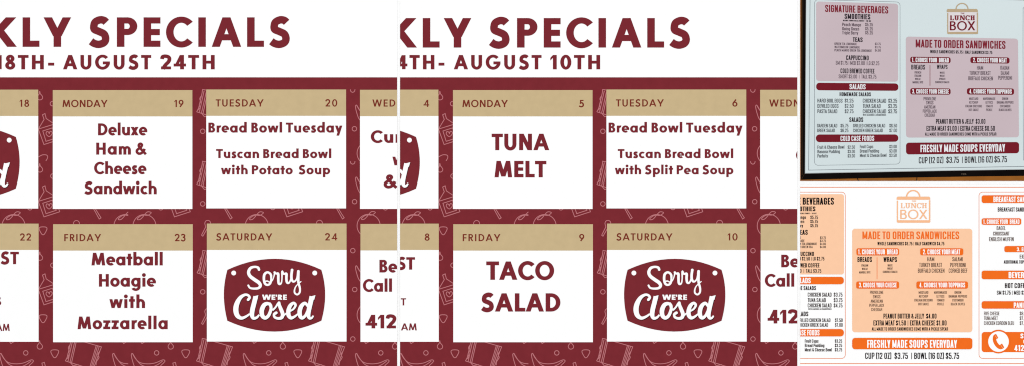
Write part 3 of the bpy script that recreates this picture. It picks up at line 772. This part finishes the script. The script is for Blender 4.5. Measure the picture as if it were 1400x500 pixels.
L = q2('HOMEMADE SALADS', 231, 402, 6, 27, .13) + q2('SALADS', 284, 360, 143, 168, .13)
part('menu_lettering', L, M_SBLACK, sc, 7)
L = []
for s, x1, t, p in (('HARD BOIL EGGS', 247, 41, '$1.25'), ('DEVILED EGGS', 225, 70, '$2.50'), ('PASTA SALAD', 218, 99, '$2.75')): L += q2(s, 110, x1, t, t + 21, .1) + q2(p, 259, 307, t, t + 21, .1)
for s, x1, t, p in (('CHICKEN SALAD', 485, 41, '$3.25'), ('TUNA SALAD', 455, 70, '$3.25'), ('CHICKEN SALAD', 485, 99, '$3.75')): L += q2(s, 358, x1, t, t + 22, .1) + q2(p, 497, 545, t, t + 22, .1)
L += q2('WITH ALMONDS & CRANBERRIES', 358, 485, 126, 134, .12)
for s, x1, t, p in (('GARDEN SALAD', 218, 179, '$5.75'), ('GREEK SALAD', 205, 205, '$6.25')): L += q2(s, 108, x1, t, t + 19, .1) + q2(p, 236, 279, t, t + 19, .1)
for s, x1, t, p in (('GRILLED CHICKEN SALAD', 480, 179, '$6.50'), ('CHICKEN GREEK SALAD', 467, 205, '$7.00')): L += q2(s, 305, x1, t, t + 19, .1) + q2(p, 503, 545, t, t + 19, .1)
for s, x1, t, p in (('Fruit & Cheese Bowl', 257, 297, '$2.50'), ('Banana Pudding', 232, 321, '$3.00'), ('Parfaits', 168, 345, '$3.00')): L += q2(s, 110, x1, t, t + 18, .1) + q2(p, 275, 315, t, t + 18, .1)
for s, x1, t, p in (('Fruit Cups', 415, 294, '$3.00'), ('Bread Pudding', 447, 318, '$3.00'), ('Meat & Cheese Bowl', 487, 342, '$3.50')): L += q2(s, 342, x1, t, t + 18, .1) + q2(p, 503, 543, t, t + 18, .1)
part('menu_lettering', L, M_SGREYB, sc, 7)
# sandwiches
pn = part('menu_panel', [lean(rounded([(1238.2, 51.6), (1391.6, 51.6), (1392.9, 188.2), (1238.6, 188.2)], 4.5, 5, True))], M_MAUVE, tv, 6)
part('panel_lettering', q1('MADE TO ORDER SANDWICHES', 647, 1138, 221, 264, .125), M_SREDT, pn, 7)
L = q1('WHOLE SANDWICHES $5.75 | HALF SANDWICH $3.75', 726, 1066, 277, 294, .13) + q1('BREADS', 623, 698, 355, 381, .12) + q1('WRAPS', 763, 821, 355, 378, .12)
L += q2('PEANUT BUTTER & JELLY  $3.00', 758, 1028, 152, 178, .125) + q2('EXTRA MEAT $1.00 | EXTRA CHEESE $0.50', 706, 1080, 190, 217, .12)
L += q2('ALL MADE TO ORDER SANDWICHES COME WITH A PICKLE SPEAR', 698, 1088, 226, 243, .12)
part('panel_lettering', L, M_SBLACK, pn, 7)
L = []
for s, wd, t in (('FRENCH', 36, 391), ('ITALIAN', 36, 409), ('WHEAT', 30, 427), ('MARBLE RYE', 58, 445)): L += qmid(q1, s, 659, wd, t, t + 12, .12)
for s, wd, t in (('WHITE', 27, 393), ('WHEAT', 27, 410), ('SPINACH', 34, 427), ('SUNDRIED TOMATO', 77, 445)): L += qmid(q1, s, 792, wd, t, t + 11, .12)
for s, c, wd, t in (('HAM', 999, 34, 361), ('TURKEY BREAST', 999, 116, 390), ('BUFFALO CHICKEN', 1002, 134, 419), ('ITALIAN', 1134, 48, 361), ('SALAMI', 1135, 46, 389), ('PEPPERONI', 1136, 76, 416)):
    L += qmid(q1, s, c, wd, t, t + 21, .1)
for s, wd, t in (('PROVOLONE', 68, 32), ('SWISS', 40, 54), ('AMERICAN', 61, 77), ('PEPPER JACK', 76, 100), ('CHEDDAR', 56, 122)): L += qmid(q2, s, 724, wd, t, t + 18, .1)
for c, col in ((964, (('MUSTARD', 50), ('KETCHUP', 48), ('ITALIAN DRESSING', 90), ('HOT SAUCE', 54))), (1049, (('MAYONNAISE', 67), ('LETTUCE', 40), ('TOMATO', 38), ('PICKLE', 34))),
               (1136, (('ONION', 33), ('BANANA PEPPERS', 91), ('CUCUMBER', 57), ('BLACK OLIVES', 69)))):
    for k, (s, wd) in enumerate(col): L += qmid(q2, s, c, wd, 34 + k * 20.4, 47.5 + k * 20.4, .11)
part('menu_lettering', L, M_SGREY, pn, 7)
part('divider_line', [rect(1270.9, 89, 1271.7, 117.5)], M_SREDT, pn, 7)
bar(tv, 1244.3, 78.1, 1299.5, 86.4, 3, M_SRED, True, q1('1. CHOOSE YOUR  BREAD', 626, 828, 317, 341, .135), M_SWHITE)
bar(tv, 1326.5, 78.4, 1380, 86.8, 3, M_SRED, True, q1('2. CHOOSE YOUR MEAT', 961, 1145, 318, 342, .135), M_SWHITE)
bar(tv, 1244.3, 121, 1299.5, 129.6, 3, M_SRED, True, q1('3. CHOOSE YOUR CHEESE', 628, 828, 489, 513, .135), M_SWHITE)
bar(tv, 1321.8, 121, 1386.2, 129.7, 3, M_SRED, True, q1('4. CHOOSE YOUR TOPPINGS', 940, 1172, 489, 513, .135), M_SWHITE)
bar(tv, 1238.6, 195, 1393, 210.7, 4, M_SRED, True, q2('FRESHLY MADE SOUPS EVERYDAY', 673, 1136, 291, 332, .13), M_SWHITE)
part('menu_lettering', q2('CUP (12 OZ)  $3.75  | BOWL (16 OZ) $5.75', 664, 1146, 358, 392, .1), M_SBLACK, sc, 7)
def bag(fx, fy, k, parent, m_bag, m_fill, m_l1, m_l2, hr, hw, band, box, left_gap, L_lunch, L_box, L_the, wbox, wl, layer):
    P = lambda x, y: (fx + x / k, fy + y / k)
    (bx0, by0, bx1, by1), (x0, x1, y1) = band, box
    if m_fill: base = part('bag_emblem', [[P(x0 + 4, by1 - 5), P(x1 - 4, by1 - 5), P(x1 - 4, y1 - 6), P(x0 + 4, y1 - 6)]], m_fill, parent, layer)
    f = [[P(bx0 + 14, by0), P(bx1 - 14, by0), P(bx1, by0 + 14), P(bx1, by1), P(bx0, by1), P(bx0, by0 + 14)]]
    t = 18
    f += [[P(x1 - t, by1 + 6), P(x1, by1 + 6), P(x1, y1 - 20), P(x1 - t, y1 - 20)], [P(x0, by1 + 12), P(x0 + t * .85, by1 + 12), P(x0 + t * .85, y1 - 20), P(x0, y1 - 20)],
          [P(x0, y1 - 30), P(x1, y1 - 30), P(x1, y1 - 8), P(x1 - 12, y1), P(x0 + 12, y1), P(x0, y1 - 8)]]
    cx, cy = (bx0 + bx1) / 2 - 3, by0 + 4
    arc = [P(cx + hr * math.cos(math.radians(a)), cy - hr * .98 * math.sin(math.radians(a))) for a in range(0, 181, 10)]
    f += stroke(arc, hw / k)
    o = part('bag_outline' if m_fill else 'bag_emblem', union(f), m_bag, base if m_fill else parent, layer + 1)
    par = base if m_fill else o
    a0, a1, t0, t1 = L_lunch
    part('emblem_lettering', text('LUNCH', *[P(a0, 0)[0], P(a1, 0)[0], P(0, t0)[1], P(0, t1)[1]], font='slab', w=wl, mode='scale'), m_l1, par, layer + 2)
    a0, a1, t0, t1 = L_box
    part('emblem_lettering', text('BOX', *[P(a0, 0)[0], P(a1, 0)[0], P(0, t0)[1], P(0, t1)[1]], font='geo', w=wbox, mode='scale'), m_l2, par, layer + 2)
    a0, a1, t0, t1 = L_the
    part('emblem_lettering', text('THE', *[P(a0, 0)[0], P(a1, 0)[0], P(0, t0)[1], P(0, t1)[1]], font='cond', w=.13, mode='scale'), m_l1, par, layer + 2)
bag(1285, 0, 10, tv, M_STAN, M_SBAG, M_SREDT, M_SRED, 82, 15, (92, 124, 516, 166), (98, 520, 468), 0, (132, 480, 212, 278), (134, 480, 292, 416), (280, 335, 174, 194), .165, .26, 7)

# ------------------------------------------------------------------ orange menu poster
C = (1094, 252, 1404, 504)
om = empty('orange_menu_poster', 1249, 504, 'white menu poster with orange bars and peach panels, at the bottom right below the photo', 'poster')
sheet('paper_sheet', C, M_PAPER, om)
part('border_line', [rect(1094, 254.7, 1404, 255.7)], M_OLINE, om, 1, C)
part('border_line', [rect(1094, 496.2, 1404, 497.2)], M_OLINE, om, 1, C)
part('column_line', outline(1060, 261.9, 1155.6, 489.6, 5, .8), M_OLINE, om, 1, C)
part('column_line', outline(1338.4, 261.9, 1440, 489.6, 5, .8), M_OLINE, om, 1, C)
q3 = make_q(250, False); q4 = make_q(375, False)
pn = part('menu_panel', [rrect(1060, 264.7, 1153.8, 374.6, 3.5)], M_PEACH, om, 2, C)
L = q3('SIGNATURE BEVERAGES', -150, 200, 78, 116, .135) + q3('SMOOTHIES', -45, 99, 126, 152, .14) + q3('TEAS', 0, 57, 254, 281, .14) + q3('CAPPUCCINO', -34, 91, 374, 397, .13)
L += q3('SM $2.00 | MED $2.50 | LG $2.75', -97, 148, 402, 422, .125) + q3('COLD BREWED COFFEE', -68, 121, 437, 460, .13) + q3('SHORT $3.00  |  TALL $3.75', -79, 131, 469, 489, .115)
part('panel_lettering', L, M_BLACK, pn, 3, C)
L = q3('MADE FROM REAL FRUIT - 16 OZ', -50, 105, 160, 168, .16)
for s, x1, t in (('Peach Mango', 47, 176), ('Going Green', 38, 199), ('Triple Berry', 32, 222)): L += q3(s, x1 - 104, x1, t, t + 18, .125) + q3('$5.75', 71, 113, t, t + 18, .125)
for s, x1, wd, t, p in (('GREEN TEA LEMONADE', 20, 125, 290, '$3.75'), ('WATERMELON LEMONADE', 39, 140, 307, '$3.75'), ('PEACH MANGO GREEN TEA LEMONADE', 107, 206, 324, '$4.00'), ('UNSWEET GREEN TEA', 84, 118, 341, '$4.00')):
    L += q3(s, x1 - wd, x1, t, t + 13, .115) + q3(p, 124, 156, t, t + 13, .115)
part('menu_lettering', L, M_DKGREY, pn, 3, C)
bar(om, 1060, 377.9, 1153.5, 388, 4.4, M_ORANGE, False, q4('SALADS', -17, 73, 17, 46, .13), M_WINK, C)
bar(om, 1060, 449.4, 1153.5, 459.4, 4.4, M_ORANGE, False, q4('COLD CASE FOODS', -66, 121, 302, 332, .13), M_WINK, C)
L = q4('HOMEMADE SALADS', -72, 102, 62, 84, .13) + q4('SALADS', -18, 60, 202, 227, .135)
for s, x1, t, p in (('CHICKEN SALAD', 187, 98, '$3.75'), ('TUNA SALAD', 156, 128, '$3.75'), ('CHICKEN SALAD', 187, 157, '$4.75')): L += q4(s, 57, x1, t, t + 22, .11) + q4(p, 199, 247, t, t + 22, .11)
L += q4('WITH ALMONDS & CRANBERRIES', 60, 187, 184, 192, .12)
for s, x0, x1, t, p in (('GRILLED CHICKEN SALAD', 3, 181, 239, '$7.50'), ('CHICKEN GREEK SALAD', 2, 168, 265, '$7.00')): L += q4(s, x0, x1, t, t + 20, .11) + q4(p, 206, 248, t, t + 20, .11)
for s, x1, t, p in (('Fruit Cups', 116, 354, '$3.25'), ('Bread Pudding', 148, 378, '$3.25'), ('Meat & Cheese Bowl', 188, 402, '$3.75')): L += q4(s, 41, x1, t, t + 18, .12) + q4(p, 205, 245, t, t + 18, .12)
part('menu_lettering', L, M_DKGREY, om, 3, C)
pn = part('menu_panel', [rrect(1165, 312, 1329.2, 453.8, 4)], M_PEACH, om, 2, C)
part('panel_lettering', q3('MADE TO ORDER SANDWICHES', 356, 885, 263, 305, .12), M_OTEXT, pn, 3)
L = q3('WHOLE SANDWICHES $6.75 | HALF SANDWICH $4.75', 438, 804, 320, 339, .13) + q3('BREADS', 329, 408, 403, 430, .13) + q3('WRAPS', 471, 545, 403, 430, .13)
L += q4('PEANUT BUTTER & JELLY  $4.00', 471, 761, 213, 240, .13) + q4('EXTRA MEAT $1.50 | EXTRA CHEESE $1.00', 416, 816, 250, 278, .125)
L += q4('ALL MADE TO ORDER SANDWICHES COME WITH A PICKLE SPEAR', 407, 824, 288, 306, .125)
part('panel_lettering', L, M_BLACK, pn, 3)
L = []
for s, wd, t in (('ITALIAN', 37, 443), ('WHEAT', 32, 462), ('MARBLE RYE', 62, 481)): L += qmid(q3, s, 369, wd, t, t + 12, .12)
for s, wd, t in (('WHITE', 27, 443), ('WHEAT', 29, 460), ('SUNDRIED TOMATO', 80, 478)): L += qmid(q3, s, 507, wd, t, t + 12, .12)
for s, c, wd, t in (('HAM', 730, 38, 403), ('TURKEY BREAST', 729, 125, 435), ('BUFFALO CHICKEN', 732, 145, 466), ('SALAMI', 876, 57, 403), ('PEPPERONI', 878, 85, 435), ('CORNED BEEF', 879, 102, 466)):
    L += qmid(q3, s, c, wd, t, t + 23, .1)
for s, wd, t in (('PROVOLONE', 73, 88), ('SWISS', 41, 112), ('AMERICAN', 66, 136), ('PEPPER JACK', 81, 159), ('CHEDDAR', 60, 182)): L += qmid(q4, s, 434, wd, t, t + 17, .1)
for c, col in ((690, (('MUSTARD', 53), ('KETCHUP', 50), ('ITALIAN DRESSING', 100), ('HOT SAUCE', 58))), (783, (('MAYONNAISE', 71), ('LETTUCE', 43), ('TOMATO', 42), ('PICKLE', 37))),
               (878, (('ONION', 37), ('BANANA PEPPERS', 101), ('CUCUMBER', 61), ('BLACK OLIVES', 77)))):
    for k, (s, wd) in enumerate(col): L += qmid(q4, s, c, wd, 90 + k * 21.2, 104 + k * 21.2, .11)
part('menu_lettering', L, M_GREY, pn, 3)
part('divider_line', [rect(1298.6 - 100, 351, 1299.4 - 100, 381)], M_ORANGE, pn, 3)
def obar(x0, y0, x1, y1, r, s): bar(om, x0, y0, x1, y1, r, M_ORANGE, False, s, M_WINK, C)
obar(1170.8, 338.8, 1229, 348.5, 2.6, q3('1. CHOOSE YOUR  BREAD', 332, 548, 361, 388, .13))
obar(1258, 338.8, 1316.8, 348.3, 2.6, q3('2. CHOOSE YOUR MEAT', 687, 890, 361, 388, .13))
obar(1170.5, 384.2, 1229, 394, 2.6, q4('3. CHOOSE YOUR CHEESE', 337, 543, 43, 69, .13))
obar(1252.8, 384.2, 1323.2, 394, 2.6, q4('4. CHOOSE YOUR TOPPINGS', 667, 917, 43, 69, .13))
obar(1165, 461.5, 1329.2, 477, 4, q4('FRESHLY MADE SOUPS EVERYDAY', 382, 873, 357, 400, .13))
part('menu_lettering', q4('CUP (12 OZ)  $3.75  | BOWL (16 OZ) $5.75', 371, 885, 427, 461, .11), M_BLACK, om, 3)
# right hand column
obar(1342, 266.2, 1440, 276.8, 3, q3('BREAKFAST SANDWICHES', 1072, 1345, 72, 102, .13))
obar(1342, 297.7, 1396, 306.6, 2.6, q3('1. CHOOSE YOUR  BREAD', 1016, 1214, 197, 221, .13))
obar(1373, 335.7, 1440, 344, 2.6, q3('3. EGG', 1200, 1262, 350, 371, .13))
obar(1342, 369.4, 1440, 381.1, 3, q3('BEVERAGES', 1155, 1310, 485, 518, .13))
obar(1342, 411.2, 1440, 421.4, 3, q4('PANINI', 1183, 1262, 152, 181, .13))
L = q3('BREAKFAST SANDWICH', 1096, 1283, 131, 154, .12) + q3('ADDITIONAL TOPPING', 1129, 1270, 421, 439, .13) + q4('HOT COFFEE', 1135, 1270, 46, 73, .13) + q4('SM $1.75 | MED $2.00', 1091, 1276, 87, 109, .115)
part('panel_lettering', L, M_DKGREY, om, 3, C)
L = q3('BAGEL', 1090, 1139, 234, 255, .1) + q3('CROISSANT', 1071, 1160, 264, 285, .1) + q3('ENGLISH MUFFIN', 1049, 1183, 294, 316, .1) + q3('EGG', 1216, 1258, 390, 411, .1)
for s, x1, t, p in (('FIVE CHEESE', 1105, 202, '$8.00'), ('TUNA MELT', 1096, 228, '$7.00'), ('CHICKEN CORDON BLEU', 1185, 255, '$7.00')): L += q4(s, 1021, x1, t, t + 20, .1) + q4(p, 1216, 1262, t, t + 20, .1)
part('menu_lettering', L, M_GREY, om, 3, C)
B = part('phone_bar', [rrect(1342, 453.4, 1440, 481, 4)], M_ORANGE, om, 2, C)
part('phone_disc', [disc(1365, 466.5, 16.2, 40)], M_ORANGE, B, 4, C)
part('phone_disc', [disc(1365, 466.5, 14.1, 40)], M_WINK, B, 5, C)
H = brush([(1335 + x / 8.34, 440 + y / 8.34, w / 8.34) for x, y, w in ((206, 170, 40), (205, 205, 40), (222, 245, 42), (250, 278, 42), (282, 292, 40))], cap=False)
H += [[(1335 + x / 8.34, 440 + y / 8.34) for x, y in p] for p in (((186, 165), (196, 145), (222, 132), (248, 180), (222, 196), (196, 200)), ((262, 262), (290, 242), (316, 288), (296, 306), (270, 308), (252, 296)))]
part('phone_handset', union(H), M_ORANGE, B, 6, C)
part('phone_handset_gap', union(stroke([(1335 + 212 / 8.34, 440 + 152 / 8.34), (1335 + 236 / 8.34, 440 + 192 / 8.34)], .45) + stroke([(1335 + 272 / 8.34, 440 + 254 / 8.34), (1335 + 300 / 8.34, 440 + 300 / 8.34)], .45)), M_PEACH, B, 7, C)
part('phone_lettering', q4('412-', 1186, 1252, 385, 418, .14) + q4('S', 1220, 1236, 322, 348, .14) + q4('C', 1236, 1252, 356, 376, .14), M_WINK, B, 4, C)
bag(1215, 252, 8.93, om, M_LOGOP, None, M_LOGOP, M_LOGOP, 80, 17, (96, 143, 506, 181), (98, 508, 462), 0, (143, 467, 222, 284), (140, 470, 304, 417), (280, 335, 189, 207), .14, .2, 2)
